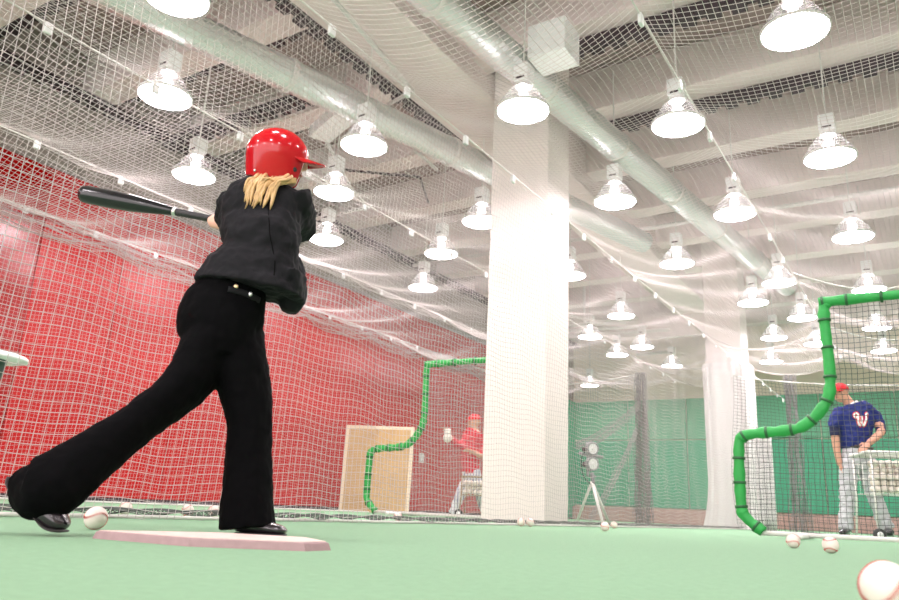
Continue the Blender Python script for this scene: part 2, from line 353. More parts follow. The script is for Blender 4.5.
# sag profile between cables
cabs = [-10.15, -8.72, -6.9, -5.0, -3.22, -1.33, .75, 2.9, 4.9]
def sag(u, v):
    z = np.full_like(v, 3.3)
    for a, b in zip(cabs, cabs[1:]):
        t = (v-a)/(b-a); k = (t >= 0) & (t < 1)
        z = np.where(k, 3.3 - 4*t*(1-t)*(.24 + .10*np.sin(u*1.37+a)), z)
    return z + .035*np.sin(u*2.6+v*1.7) + .02*np.sin(u*6.1-v*2.9)
def cnet(u0, u1, v0, v1, lab, r=.0019):
    e = empty('ceiling_net', label=lab, cat='netting')
    net('mesh', np.arange(u0, u1, CELL), np.arange(v0, v1+.001, CELL), sag, r, M['net_top'], None, parent=e); return e
e1 = cnet(.2, 16.4, -3.22, 2.9, 'white mesh net sagging overhead from cables across the near cage', r=.0023)
cable(e1, .2, 22, -3.22, 3.31); cable(e1, .2, 16.4, -1.33, 3.31); cable(e1, .2, 16.4, .75, 3.31)
for a in (10.2, 13.2):   # cross ropes hanging in swags
    obj('swag_rope', tube(B(), [W(a, -1.33+i*4.2/20, 3.3-.35*abs(math.sin(PI*i/10))) for i in range(21)], .009, 6), M['rope'], e1)
e2 = cnet(1.5, 17.5, -8.72, -3.22, 'white mesh net sagging overhead across the neighbouring cage at the left', r=.0018)
cable(e2, 1.0, 18, -5.0, 3.31); cable(e2, 2, 18, -6.9, 3.31); cable(e2, 2, 18, -8.72, 3.31)
def fold(e, u0, u1, v, z0, amp, m=M['net'], n=9, name='gathered_edge'):
    us = np.arange(u0, u1, .05); P = []
    for k in range(n):
        ph = rng.uniform(0, 6.28)
        P.append(WG(us, v + .05*np.sin(us*3+ph), z0 - amp*(k/n)*(.6+.4*np.abs(np.sin(us*1.75))) + .02*np.sin(us*7+ph)))
    P = np.stack(P); V1, Q1 = strands(P, .0035)
    Z = np.swapaxes(P, 0, 1).copy(); Z[:, 1::2, 0] += .02; V2, Q2 = strands(Z, .002)
    return obj(name, (np.concatenate([V1, V2]), np.concatenate([Q1, Q2+len(V1)])), m, e, smooth=False)
fold(e2, 2, 18, -8.72, 3.3, .30, n=22); fold(e2, 6, 18, -6.9, 3.3, .1, n=6)
def side(name, u0, u1, v, lab, bulge, r, m, top=3.3, ph=0):
    e = empty(name, label=lab, cat='netting')
    us = np.arange(u0, u1, CELL); hs = np.arange(0.0, top+.001, CELL)
    net('mesh', us, hs, lambda u, h: h + .03*np.sin(u*2.2+ph)*np.sin(h*PI/top)+.012*np.sin(u*9+h*4), r, m, None, parent=e,
        vf=lambda u, h: v + bulge*np.sin(h*PI/top)*np.sin(u*.9+ph) + .015*np.sin(u*3.1+h*2+ph)*np.sin(h*PI/top)+.004*np.sin(u*11) - .10*(1-h/top))
    return e
e3 = side('side_net', 1.2, 17, -3.22, 'white mesh side net hanging from cable to turf in front of the pillar', .10, .0019, M['net'])
obj('ground_rope', tube(B(), [W(1.2+i*.3, -3.33+.03*math.sin(i*1.3), .012) for i in range(52)], .010, 6), M['rope'], e3)
obj('ground_fold', netmesh(WG(*np.broadcast_arrays(np.arange(1.2, 17, .05)[:, None]+.0*np.arange(7), -3.36-.05*np.arange(7)[None]+.03*np.sin(np.arange(1.2, 17, .05)*4)[:, None], .012+.035*np.abs(np.sin(np.arange(1.2, 17, .05)[:, None]*5+np.arange(7)[None]*1.3)))), .003), M['net_dark'], e3, smooth=False)
e4 = side('side_net', 3.0, 18, -8.72, 'far side net of the neighbouring cage, hanging before the red wall', .12, .0018, M['net'], ph=2)
obj('ground_rope', tube(B(), [W(3+i*.3, -8.80+.03*math.sin(i*1.3), .012) for i in range(50)], .012, 6), M['rope'], e4)
# far nets
us = None
def cross_net(u, v0, v1, top, m, lab, r=.0026, cell=.06, swag=0, ph=0):
    e = empty('end_net', label=lab, cat='netting')
    vv = np.arange(v0, v1, cell); hh = np.arange(0, 1.0001, cell/top)
    V, H = np.meshgrid(vv, hh, indexing='ij')
    t = (V-v0)/(v1-v0); tp = top - swag*4*t*(1-t)
    obj('mesh', netmesh(WG(u + .12*np.sin(V*3+ph)*np.sin(H*PI)+.05*np.sin(V*9+ph), V + .05*np.sin(H*5+V), H*tp), r), m, e, smooth=False)
    obj('top_rope', tube(B(), [W(u, v0+(v1-v0)*i/12, top-swag*4*(i/12)*(1-i/12)) for i in range(13)], .012, 6), M['rope'], e)
    return e
cross_net(15, -8.6, -4.9, 3.0, M['net_grey'], 'grey end net hanging behind the pitching machine', swag=.15)
cross_net(14.2, -3.0, 3.2, 2.7, M['net_dark'], 'dark end net hanging behind the man in blue', r=.0026, swag=.3, ph=1)
def bunch(u, v, top, r0, r1, m, lab, name='gathered_net', cols=56):
    K = 40; P = []
    for k in range(cols):
        a = 2*PI*k/cols; q = rng.uniform(.4, 1); t = np.linspace(0, 1, K)
        rad = (r0 + (r1-r0)*(1-t)**1.5)*q
        P.append(np.stack([np.cos(a)*rad + .02*np.sin(t*14+k), np.sin(a)*rad + .02*np.cos(t*11+k*2), t*top], -1))
    P = np.stack(P); V1, Q1 = strands(P, .006); V2, Q2 = strands(np.swapaxes(P, 0, 1).copy(), .004)
    o = obj(name, (np.concatenate([V1, V2]), np.concatenate([Q1, Q2+len(V1)])), m, smooth=False); room(o, u, v)
    return tag(o, lab, 'netting')
bunch(15, -4.95, 3.0, .12, .22, M['net_col'], 'grey net gathered into a hanging column left of the far pillar')
bunch(14.4, -2.05, 2.7, .10, .2, M['net_grey'], 'dark net gathered in a column behind the green screen', cols=26)
# swags of net behind the machine
e = empty('draped_net', label='grey net swag slanting behind the pitching machine', cat='netting')
for s in range(2):
    pa, pb = [((-6.3, 1.6), (-4.95, 2.4)), ((-6.0, .15), (-5.0, 1.9))][s]
    t = np.linspace(0, 1, 40); P = np.stack([WG(14.8+0*t, pa[0]+(pb[0]-pa[0])*t+.02*np.sin(t*9+k), pa[1]+(pb[1]-pa[1])*t - (.15+.012*k)*4*t*(1-t)*.6 - .012*k) for k in range(14)])
    obj('fold', netmesh(P, .004), M['net_grey'], e, smooth=False)
# white netting wrapped on the far pillar
def curtain(u, v, wid, dep, top, flare, lab, m=M['cloth']):
    bm = B(); N = 90; K = 14; rings = []
    for k in range(K+1):
        h = top*k/K; f = 1 + flare*max(0, 1-h/1.0)**2; ring = []
        for j in range(N):
            a = 2*PI*j/N; q = 1+.035*math.sin(a*17+h*.3)+.02*math.sin(a*29+1)
            x = math.copysign(abs(math.cos(a))**.45, math.cos(a))*wid*f*q; y = math.copysign(abs(math.sin(a))**.45, math.sin(a))*dep*f*q
            ring.append(bm.verts.new((x, y, max(h, .004))))
        rings.append(ring)
    for a, b in zip(rings, rings[1:]):
        for j in range(N): bm.faces.new((a[j], a[(j+1) % N], b[(j+1) % N], b[j]))
    o = obj('pillar_curtain', bm, m); room(o, u, v); return tag(o, lab, 'curtain')
curtain(16.8, -3.6, .47, .45, 3.4, .25, 'white curtain wrapped round the far pillar, flaring at the turf')
def drape(u, v0, v1, top, lab):
    bm = B(); N = 80; rows = []
    for k in range(9):
        h = .01+top*k/8; rows.append([bm.verts.new((v0+(v1-v0)*j/N, .05*math.sin(j*.9)+.02*math.sin(j*.37+k*.3), h - (.05 if k == 8 else 0)*math.sin(PI*j/N))) for j in range(N+1)])
    for a, b in zip(rows, rows[1:]):
        for j in range(N): bm.faces.new((a[j], a[j+1], b[j+1], b[j]))
    o = obj('curtain', bm, M['cloth']); s = o.modifiers.new('t', 'SOLIDIFY'); s.thickness = .008
    room(o, u, 0); return tag(o, lab, 'curtain')
drape(15.6, -2.95, -2.62, 1.85, 'short white curtain hanging behind the left side of the green screen')

# ------------------------------------------------------------------ L-screens
def l_screen(u, vr, step, lab, width=1.35):
    """vr: v of the upper-left upright; the foot extends by step to the left"""
    e = empty('pitching_screen', W(u, vr, 0), -A, label=lab, cat='protective screen')
    H = 2.16; out = [(width, H), (.10, H), (.03, H-.03), (0, H-.12), (0, 1.38), (-.10, 1.14), (-.26, 1.0), (-.40, .965), (-step+.16, .94), (-step+.04, .91), (-step, .82), (-step-.01, .30), (-step+.03, .17), (-step+.17, .05)]
    P = [Vector((a, 0, b)) for a, b in out]
    S = [Vector(q) for q in catmull(P, 8)]
    obj('pole_frame', tube(tube(B(), [Vector((-step+.15, 0, .04)), Vector((width, 0, .04)), Vector((width, 0, H)), ], .024, 10), S[::2], .02, 8), M['frame'], e)
    for s_ in (-.45, .45):
        pass
    obj('foot', tube(B(), [(-.3, -.35, .03), (-.3, .45, .03)], .024, 8), M['frame'], e); obj('foot', tube(B(), [(width, -.35, .03), (width, .45, .03)], .024, 8), M['frame'], e)
    pad = B(); rads = []; bands = []
    d = 0; last = 0; 
    for i, q in enumerate(S):
        if i: d += (S[i]-S[i-1]).length
        rads.append(.050 + .005*math.sin(d*34) + .003*math.sin(d*71))
        if d-last > .2 and 2 < i < len(S)-3:
            t = (S[i+1]-S[i-1]).normalized(); bands.append(lathe(B(), [(.03, -.014), (.058, -.012), (.059, 0), (.058, .012), (.03, .014)], q, 12, t)); last = d
    loft(pad, [(q, r, r) for q, r in zip(S, rads)], 14, 1)
    fp = obj('foam_pad', pad, M['screen_pad'], e)
    for q in bands: obj('tape_band', q, M['tape'], fp)
    # net filling the outline
    def left_at(z):
        best = 0
        for a, b in zip(S, S[1:]):
            if (a.z-z)*(b.z-z) <= 0 and abs(a.z-b.z) > 1e-6: best = a.x+(b.x-a.x)*(z-a.z)/(b.z-a.z)
        return best
    V = []; Q = []; off = 0; c = .047
    zs = np.arange(.06, H-.02, c)
    for z in zs:
        x0 = left_at(z); xs = np.linspace(x0, width, 30)
        v_, q_ = strands(np.stack([xs, .01*np.sin(xs*9+z*5)+.03*math.sin(z*1.5), np.full(30, z)+.004*np.sin(xs*20)], -1)[None], .0026); V.append(v_); Q.append(q_+off); off += len(v_)
    for x in np.arange(-step+.02, width, c):
        zt = [z for z in np.arange(.05, H, .01) if left_at(z) <= x]
        if len(zt) < 3: continue
        z_ = np.linspace(min(zt), max(zt), 30)
        v_, q_ = strands(np.stack([np.full(30, x)+.004*np.sin(z_*22), .01*np.sin(x*9+z_*5)+.03*np.sin(z_*1.5), z_], -1)[None], .0026); V.append(v_); Q.append(q_+off); off += len(v_)
    obj('mesh', (np.concatenate(V), np.concatenate(Q)), M['net_dark'] if step < .85 else M['net_grey'], e, smooth=False)
    return e
l_screen(7.6, -.74, .83, 'green padded L-shaped pitching screen at the right in front of the man in blue')
l_screen(9.0, -6.19, .94, 'green padded L-shaped pitching screen left of the pillar in front of the red wall')

# ------------------------------------------------------------------ props
bp_ = J(373, 515, 14.2); bp_.z = 0
e = empty('plywood_board', bp_, 0, label='tan plywood board leaning upright against the red wall', cat='board')
e.rotation_euler = (-.07, 0, -.12)
obj('panel', box(B(), (-.60, 0, 0), (.60, .03, 1.53), .004), M['ply'], e, smooth=False)
for a_, b_ in [((-.65, -.004, 0), (-.59, .045, 1.58)), ((.59, -.004, 0), (.65, .045, 1.58)), ((-.59, -.004, 1.52), (.59, .045, 1.58))]:
    obj('edge_strip', box(B(), a_, b_, .004), M['ply_edge'], e, smooth=False)
tag(obj('wall_outlet', box(B(), (0, -.07, -.11), (.06, .07, .11), .01), M['white_metal'], loc=W(14.78, -10.2, 1.25), rz=-A, smooth=False), 'small white outlet box on the red wall beside the plywood board', 'outlet box')

def ball_mesh():
    bm = B(); bmesh.ops.create_uvsphere(bm, u_segments=32, v_segments=20, radius=.0365); return bm
def seam_pts(n=120, R_=.0367):
    P = []
    for i in range(n):
        t = 2*PI*i/n; a = .4
        x = math.cos(t)+a*math.cos(3*t)*.9; y = math.sin(t)-a*math.sin(3*t)*.9; z = 1.25*math.sin(2*t)
        v = Vector((x, y, z)).normalized()*R_; P.append(v)
    return P
def make_ball():
    o = obj('baseball', ball_mesh(), M['leather'])
    S = seam_pts(); bm = B(); n = len(S)
    for i in range(n):
        a, b = S[i], S[(i+1) % n]; tube(bm, [a, b], .0004, 5)
        t = (b-a).normalized(); s = t.cross(a.normalized())
        if i % 1 == 0:
            for q in (1, -1): tube(bm, [a*1.008, a*1.006 + s*q*.0042 + t*.002], .0005, 4)
    obj('seam', bm, M['stitch'], o); return o
ball0 = make_ball()
balls = [((96, 518), None, 'baseball lying beside the batter\'s trailing shoe'), ((885, 575), 1.12, 'large close baseball cut by the right edge in the foreground'),
 ((830, 540), 3.65, 'baseball on the turf in front of the green screen, right one of the pair'), ((793, 537.5), 4.2, 'baseball on the turf in front of the green screen, left one of the pair'),
 ((605, 528), 6.6, 'baseball on the turf under the pitching machine'), ((126, 507), 4.6, 'white ball lying in the net fold, leftmost between the batter\'s legs'), ((188, 509), 4.8, 'white ball in the net fold, in the middle between the batter\'s legs'),
 ((214, 509), 4.9, 'white ball in the net fold, just behind the batter\'s front trouser leg'), ((398, 517), 6.5, 'white ball in the net fold below the plywood board'), ((521, 524), 7.0, 'white ball at the pillar\'s foot, left one of two'), ((530, 524.5), 7.05, 'white ball at the pillar\'s foot, right one of two'),
 ((614, 526), 8.4, 'small ball behind the one under the pitching machine')]
for i, ((x, y), Y, lab) in enumerate(balls):
    o = ball0 if i == 0 else copy_tree(ball0)
    p = atz(x, y, .0365) if Y is None else J(x, y, Y); p.z = .0366
    o.location = p; o.rotation_euler = (rng.uniform(0, 6), rng.uniform(0, 6), rng.uniform(0, 6)); tag(o, lab, 'baseball', 'baseballs on the turf')
ball0.rotation_euler = (1.2, .3, 1.9)

# home plate
pl = [(-.33, .04), (-.03, -.11), (.25, -.08), (.30, .01), (.21, .20), (-.06, .25)]; pc = Vector((-.575, 2.03, 0))
bm = B(); t0 = [bm.verts.new((a*.95, b*.95, .005)) for a, b in pl]; t1 = [bm.verts.new((a*.95, b*.95, .022)) for a, b in pl]
bm.faces.new(t0[::-1]); bm.faces.new(t1)
for i in range(6): bm.faces.new((t0[i], t0[(i+1) % 6], t1[(i+1) % 6], t1[i]))
pt = obj('home_plate', bm, M['rubber'], loc=pc, smooth=False); tag(pt, 'pinkish white rubber home plate on the turf at the batter\'s front foot', 'home plate')
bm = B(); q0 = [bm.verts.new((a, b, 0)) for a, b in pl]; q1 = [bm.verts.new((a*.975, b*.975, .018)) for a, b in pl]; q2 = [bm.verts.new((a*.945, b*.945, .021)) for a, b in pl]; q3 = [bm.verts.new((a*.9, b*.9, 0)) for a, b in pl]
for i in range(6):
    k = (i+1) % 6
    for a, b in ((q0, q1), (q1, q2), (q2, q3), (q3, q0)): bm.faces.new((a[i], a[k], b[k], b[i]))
obj('bevelled_edge', bm, M['plate_edge_shade'], pt, smooth=False)  # darker rim colour paints in the shade on the plate's side

# pitching machine
def machine():
    p = W(9.05, -3.62, 0)
    e = empty('pitching_machine', p, -A, label='two-wheeled pitching machine on a white tripod behind the side net', cat='pitching machine')
    top = Vector((-.02, 0, .53))
    for q in ((-.42, .45, 0), (.22, -.25, 0), (.0, .55, 0)): obj('leg', tube(B(), [top, Vector(q)+Vector((0, 0, .02))], .018, 8), M['frame'], e)
    obj('post', tube(B(), [(0, 0, .5), (-.02, 0, .64)], .025, 8), M['grey'], e)
    obj('head_frame', box(tube(tube(B(), [(-.10, .06, 1.02), (-.10, .06, .60), (.0, .06, .60)], .018), [(-.2, .02, .88), (.12, .02, .83)], .022), (-.09, .03, .66), (-.04, .08, 1.0), .01), M['grey'], e)
    for z in (.93, .745):
        wv = obj('wheel', lathe(B(), [(0, -.02), (.06, -.02), (.07, -.035), (.084, -.03), (.088, 0), (.084, .03), (.07, .035), (.06, .02), (.0, .02)], (.0, -.04, z), 28, (1.1, -.8, -.1)), M['grey'], e, smooth=False)
        obj('hub_disc', lathe(B(), [(0, .045), (.02, .045), (.02, .026), (.066, .026), (.07, .022)], (.0, -.04, z), 24, (1.1, -.8, -.1)), M['white_metal'], wv, smooth=False)
        obj('motor', lathe(B(), [(0, 0), (.035, 0), (.035, .13), (0, .13)], (-.03, .0, z), 16, (-1, .5, 0)), M['dark_steel'], e)
    obj('cable', tube(B(), [(-.1, .06, .95), (-.14, -.05, .8), (-.12, -.03, .6), (-.04, 0, .5)], .008, 6, 4), M['olive'], e)
machine()

# ball carts
def ball_cart(loc, rz, lab, wd=.62, frame_m='frame', cols='wire', nb=(7, 4, 3), seed=1, z0=.48, z1=.80, rail=.1, wr=1.0):
    e = empty('ball_cart', loc, rz, label=lab, cat='ball cart')
    h = wd/2; d = .22
    bm = B()
    for z in (z0, (z0+z1)/2, z1):
        tube(bm, [(-h, -d, z), (h, -d, z), (h, d, z), (-h, d, z), (-h, -d, z)], .006*wr, 6)
    for k in range(9):
        x = -h+wd*k/8; tube(bm, [(x, -d, z1), (x, -d, z0), (x, d, z0), (x, d, z1)], .004*wr, 5)
    for k in range(5):
        y = -d+2*d*k/4; tube(bm, [(-h, y, z1), (-h, y, z0), (h, y, z0), (h, y, z1)], .004*wr, 5)
    obj('basket', bm, M[cols], e)
    for sx in (-1, 1):
        for sy in (-1, 1): obj('leg', tube(B(), [(sx*h, sy*d, z1+rail*.8), (sx*h, sy*d, z0-.02), (sx*(h+.02), sy*(d+.04), .06)], .011, 8), M[frame_m], e)
    obj('top_rail', tube(B(), [(-h-.02, -d, z1+rail), (h+.1, -d, z1+rail), (h+.1, d, z1+rail), (-h-.02, d, z1+rail), (-h-.02, -d, z1+rail)], .024 if rail > .05 else .009, 8), M[frame_m], e)
    for sx in (-1, 1):
        wv = obj('wheel', lathe(B(), [(0, -.02), (.045, -.02), (.06, -.02), (.065, 0), (.06, .02), (.045, .02), (0, .02)], (sx*(h+.02), -d-.06, .066), 20, (0, 1, 0)), M['tyre'], e)
        obj('hub', lathe(B(), [(0, -.03), (.03, -.028), (.032, -.02)], (sx*(h+.02), -d-.06, .066), 16, (0, 1, 0)), M['white_metal'], wv)
    return e
cartp = J(904, 533, 8.2); cartp.z = 0
ball_cart(cartp, -.1, 'wire ball cart full of baseballs beside the man in blue, cut by the right edge', wd=.70, cols='frame', wr=.6)
cart2 = J(483, 516, 11.8); cart2.z = 0
ball_cart(cart2, -.2, 'brown wire ball cart beside the pitcher in red, half behind the pillar', wd=.62, frame_m='wire', z0=.34, z1=.60, rail=.01)
def fill(base, rz, wd, lab, grp, levels=3, far=False, zb=.525):
    c, s = math.cos(rz), math.sin(rz); n = 0
    for l in range(levels):
        for i in range(int(wd/.076)):
            for j in range(5):
                if j > 1: continue
                x = -wd/2+.045+i*.0755+(l % 2)*.02; y = -.18+j*.076+(l % 2)*.03+rng.uniform(-.004, .004); z = zb+l*.067+rng.uniform(-.004, .004)
                if x > wd/2-.036: continue
                o = ball0.copy(); C.objects.link(o)
                o.location = (base.x + x*c - y*s, base.y + x*s + y*c, z); o.rotation_euler = (rng.uniform(0, 6), rng.uniform(0, 6), 0); tag(o, lab, 'baseball', grp)
                n += 1
fill(cartp, -.1, .70, 'baseball piled in the wire cart beside the man in blue', 'baseballs in the right ball cart', 5)
fill(cart2, -.2, .60, 'baseball piled in the brown wire cart beside the pitcher in red', 'baseballs in the ball cart by the pillar', 3, True, .385)

# white-lidded bin cut by left edge
p = J(-12, 353, 6.0)
e = empty('equipment_bin', (p.x, p.y, 0), -.3, label='white topped dark green bin cut by the left edge before the red wall', cat='bin')
z = p.z
obj('lid', loft(B(), [((0, 0, z-.05), .30, .30), ((0, 0, z-.01), .28, .28), ((0, 0, z+.03), .12, .12), ((0, 0, z+.05), .01, .01)], 28, 3), M['white_metal'], e)
obj('bin_body', loft(B(), [((0, 0, z-.22), .12, .12), ((0, 0, z-.05), .15, .15)], 24, 1), M['olive'], e)
obj('stand', lathe(tube(B(), [(0, 0, z-.2), (-.05, 0, .02)], .02), [(.0, .0), (.16, .0), (.16, .02), (.0, .03)], (-.05, 0, 0)), M['frame'], e)

# ------------------------------------------------------------------ people
def PL(bm, Y, secs, k=1.0, seg=22, n=4, power=2.0):
    """sections given as (px, py, half width px, half depth m[, Y])"""
    S = []
    for q in secs:
        y = q[4] if len(q) > 4 else Y
        S.append((J(q[0], q[1], y), q[2]*ppm(q[0], q[1], y), q[3]))
    return loft(bm, S, seg, n, k=k, power=power)
def finger(bm, pts, r): loft(bm, [(p, r*(1-.10*i), r*(1-.10*i)) for i, p in enumerate(pts)], 8, 3)
def head(bm, c, fwd, up, s=1.0):
    """c centre of the skull; fwd face direction"""
    f = Vector(fwd).normalized(); u = Vector(up); u = (u - f*u.dot(f)).normalized(); r = f.cross(u).normalized()
    P = lambda a, b, d: c + r*a*s + f*b*s + u*d*s
    blob(bm, P(0, -.012, .022), (.076*s, .098*s, .092*s), r, f)
    blob(bm, P(0, .022, -.045), (.058*s, .066*s, .070*s), r, f)
    blob(bm, P(0, .055, -.088), (.026*s, .024*s, .022*s), r, f, 2)                 # chin
    loft(bm, [(P(0, .086, .018), .007*s, .008*s), (P(0, .098, -.006), .009*s, .01*s), (P(0, .104, -.026), .015*s, .011*s), (P(0, .088, -.036), .012*s, .006*s)], 10, 3, hint=f)   # nose
    blob(bm, P(0, .082, .028), (.045*s, .014*s, .010*s), r, f, 2)                  # brow
    blob(bm, P(0, .078, -.058), (.024*s, .014*s, .007*s), r, f, 2)                 # lips base
    for q in (-1, 1): blob(bm, P(q*.078, -.008, -.012), (.008*s, .018*s, .031*s), r, f, 2); blob(bm, P(q*.04, .066, -.022), (.022*s, .016*s, .016*s), r, f, 2)
    return P, r, f, u
def face_bits(par, P, r, f, s=1.0):
    for q in (-1, 1):
        obj('eye', blob(B(), P(q*.031, .080, .008), (.012*s, .008*s, .007*s), r, f, 2), M['dark'], par)
    obj('lips', blob(B(), P(0, .090, -.058), (.021*s, .006*s, .006*s), r, f, 2), M['lip'], par)

# ---------------- the batter
bt = empty('person', label='person batting in black suit and trousers, back turned, striding beside home plate', cat='person')
YB = 2.42
L_trail = [(222, 330, 34, .13, 2.42), (208, 350, 27, .125, 2.40), (192, 376, 23, .115, 2.36), (172, 397, 20, .10, 2.31), (151, 413, 19.5, .092, 2.27), (131, 429, 20, .088, 2.23), (110, 444, 23, .088, 2.19), (88, 460, 27, .09, 2.15), (66, 476, 31, .092, 2.12), (50, 486, 33, .094, 2.10), (40, 489, 30, .085, 2.10), (28, 484, 25, .06, 2.10), (17, 479, 13, .04, 2.10)]
L_front = [(238, 335, 25, .12, 2.46), (241, 355, 24, .12, 2.46), (243, 375, 25.5, .115, 2.46), (247, 400, 24.5, .10, 2.46), (250, 425, 22, .09, 2.46), (249, 450, 22.5, .09, 2.46), (248, 490, 24.5, .10, 2.46), (247, 512, 26, .105, 2.46), (247, 528, 27.5, .11, 2.46)]
hips = [(236, 276, 30, .09), (233, 286, 33, .105), (230, 296, 37, .115), (225, 308, 41.5, .128), (220, 324, 42, .135), (219, 340, 38, .13), (216, 356, 33, .115)]
torso = [(271, 186, 26, .08, 2.46), (268, 196, 38, .10, 2.46), (264, 210, 41, .112, 2.46), (261, 225, 40.5, .115, 2.46), (262, 240, 37.5, .11), (261, 252, 37, .108), (257, 266, 43, .12), (252, 279, 50, .13), (249, 291, 55, .14)]
# body: continuous skin figure under the clothes
bm = B()
PL(bm, YB, torso[1:-2], .78); PL(bm, YB, hips, .80); PL(bm, YB, L_trail[:-4], .7); PL(bm, YB, L_front, .7)
PL(bm, YB, [(266, 196, 20, .07, 2.46), (272, 186, 14, .05, 2.46), (277, 176, 13, .05, 2.47), (279, 165, 13, .05, 2.47)])
hc = J(280, 158, 2.47)
P_, hr, hf, hu = head(bm, hc, (.97, .20, -.02), (-.05, -.30, .95), .90)
# arms
armR = [(297, 193, 14, .07, 2.46), (302, 206, 11, .06, 2.48), (303, 220, 10.5, .055, 2.54), (300, 231, 10, .048, 2.62), (284, 232, 10, .043, 2.70), (262, 226, 9, .04, 2.72), (243, 220, 8, .034, 2.72)]
armL = [(236, 200, 15, .065, 2.46), (231, 210, 12, .055, 2.52), (229, 219, 11, .050, 2.60), (229, 222, 10, .045, 2.66), (226, 219, 9, .038, 2.70)]
PL(bm, YB, armR, .7); PL(bm, YB, armL, .7)
PL(bm, YB, [(243, 220, 7, .026, 2.72), (234, 218, 7, .024, 2.72), (228, 216, 7, .022, 2.72)])
# ankles and feet inside the shoes
PL(bm, YB, [(60, 480, 10, .035, 2.12), (40, 488, 10, .034, 2.10), (32, 494, 9, .03, 2.10), (46, 508, 8, .03, 2.10), (60, 520, 5, .03, 2.10)])
PL(bm, YB, [(247, 505, 10, .035, 2.46), (249, 522, 9, .033, 2.46), (262, 529, 3.6, .032, 2.45), (278, 530, 3, .03, 2.44)])
# gripping hands on the bat handle
bat_a, bat_b = J(81, 193.5, 2.80), J(256, 227.5, 2.70)          # barrel end, knob end
bd = (bat_b-bat_a).normalized(); bl = (bat_b-bat_a).length
def grip(bm, t, wrist, rb=.014):
    c = bat_a + bd*t; w_ = (wrist-c); w_ -= bd*w_.dot(bd); w_.normalize(); s = bd.cross(w_)
    pt = lambda a, rad, off: c + bd*off + (w_*math.cos(a)+s*math.sin(a))*rad
    blob(bm, pt(0, rb+.018, 0), (.040, .017, .03), bd, w_)                 # palm
    for i in range(4):
        o_ = (i-1.5)*.0195; L = [.95, 1.0, .97, .85][i]
        finger(bm, [pt(a*L, rb+.0085, o_) for a in (.1, .8, 1.5, 2.2, 2.9, 3.7)], .0088-.0006*abs(i-1.5))
    finger(bm, [pt(-a, rb+.009, -.03+.018*a) for a in (.0, .7, 1.4, 2.1)], .0098)
    loft(bm, [(wrist, .026, .022), (pt(0, rb+.05, 0), .028, .02), (pt(0, rb+.02, 0), .034, .018)], 12, 3)
grip(bm, bl-.040, J(248, 216, 2.64)); grip(bm, bl-.140, J(233, 226, 2.62))
body = fuse(obj('body', bm, M['skin'], bt), .0065, 3)
face_bits(bt, P_, hr, hf, .90)
# jacket
bm = B()
PL(bm, YB, torso, 1.0, power=2.3)
PL(bm, YB, [(262, 186, 17, .06, 2.46), (264, 192, 26, .08, 2.46), (266, 202, 36, .1, 2.46)])
PL(bm, YB, armR); PL(bm, YB, armL)
PL(bm, YB, [(292, 262, 11, .07, 2.50), (293, 276, 13, .07, 2.50), (292, 290, 15, .07, 2.50), (291, 302, 14, .06, 2.50), (289, 312, 8, .04, 2.50)])   # front flap
for a, b in (((200, 285), (222, 272)), ((300, 292), (296, 276))): PL(bm, YB, [(a[0], a[1], 4, .06), (b[0], b[1], 9, .09)], n=1)
PL(bm, YB, [(212, 280, 9, .07), (203, 284, 5, .05), (195, 287, 1.5, .02)])
jk = fuse(obj('jacket', bm, M['black'], bt), .006, 7)
tx = bpy.data.textures.new('creases', 'CLOUDS'); tx.noise_scale = .045; tx.noise_depth = 2
def creases(o, st, sc=(1, 1, 2.6), tex=tx):
    d = o.modifiers.new('creases', 'DISPLACE'); d.texture = tex; d.strength = st; d.mid_level = .5
    em = bpy.data.objects.new('crease_space', None)
    bpy.data.objects.remove(em); d.texture_coords = 'LOCAL'
creases(jk, .019)
# collar and back vent seam, projected onto the jacket later
# trousers
bm = B(); PL(bm, YB, hips, 1.0); PL(bm, YB, L_trail, 1.0); PL(bm, YB, L_front, 1.0)
tr = fuse(obj('trousers', bm, M['trouser'], bt), .0065, 3); creases(tr, .010)
# belt loops / buckle seen under the hem
bpy.context.view_layer.update(); dg = bpy.context.evaluated_depsgraph_get()
def bvh(o):
    return BVHTree.FromObject(o, dg)
def stick(tree, x, y, off=.003):
    d = ray(x, y).normalized(); h = tree.ray_cast(Vector((0, 0, CH)), d)
    return (h[0] - d*off) if h[0] else None
tb = bvh(tr); jb = bvh(jk)
PTS = [stick(tb, x, y, .004) for x, y in [(228, 289), (236, 290.5), (244, 293), (252, 296.5), (260, 300.5)]]
PTS = [p for p in PTS if p]
if len(PTS) > 2: obj('belt', loft(B(), [(p, .010, .003) for p in PTS], 8, 3), M['black'], bt)
for (x, y), m in (((236, 286.5), 'gold'), ((250, 294), 'silver')):
    p = stick(tb, x, y, .006)
    if p: obj('belt_stud', blob(B(), p, (.008, .005, .008)), M[m], bt)
PTS = [p for p in (stick(jb, x, y, .001) for x, y in [(268, 190), (268, 205), (269, 220), (270, 235), (273, 250), (275, 262), (274, 275), (273, 288)]) if p]
if len(PTS) > 2: obj('back_seam', loft(B(), [(p, .0016, .0016) for p in PTS], 6, 3), M['trouser'], jk)
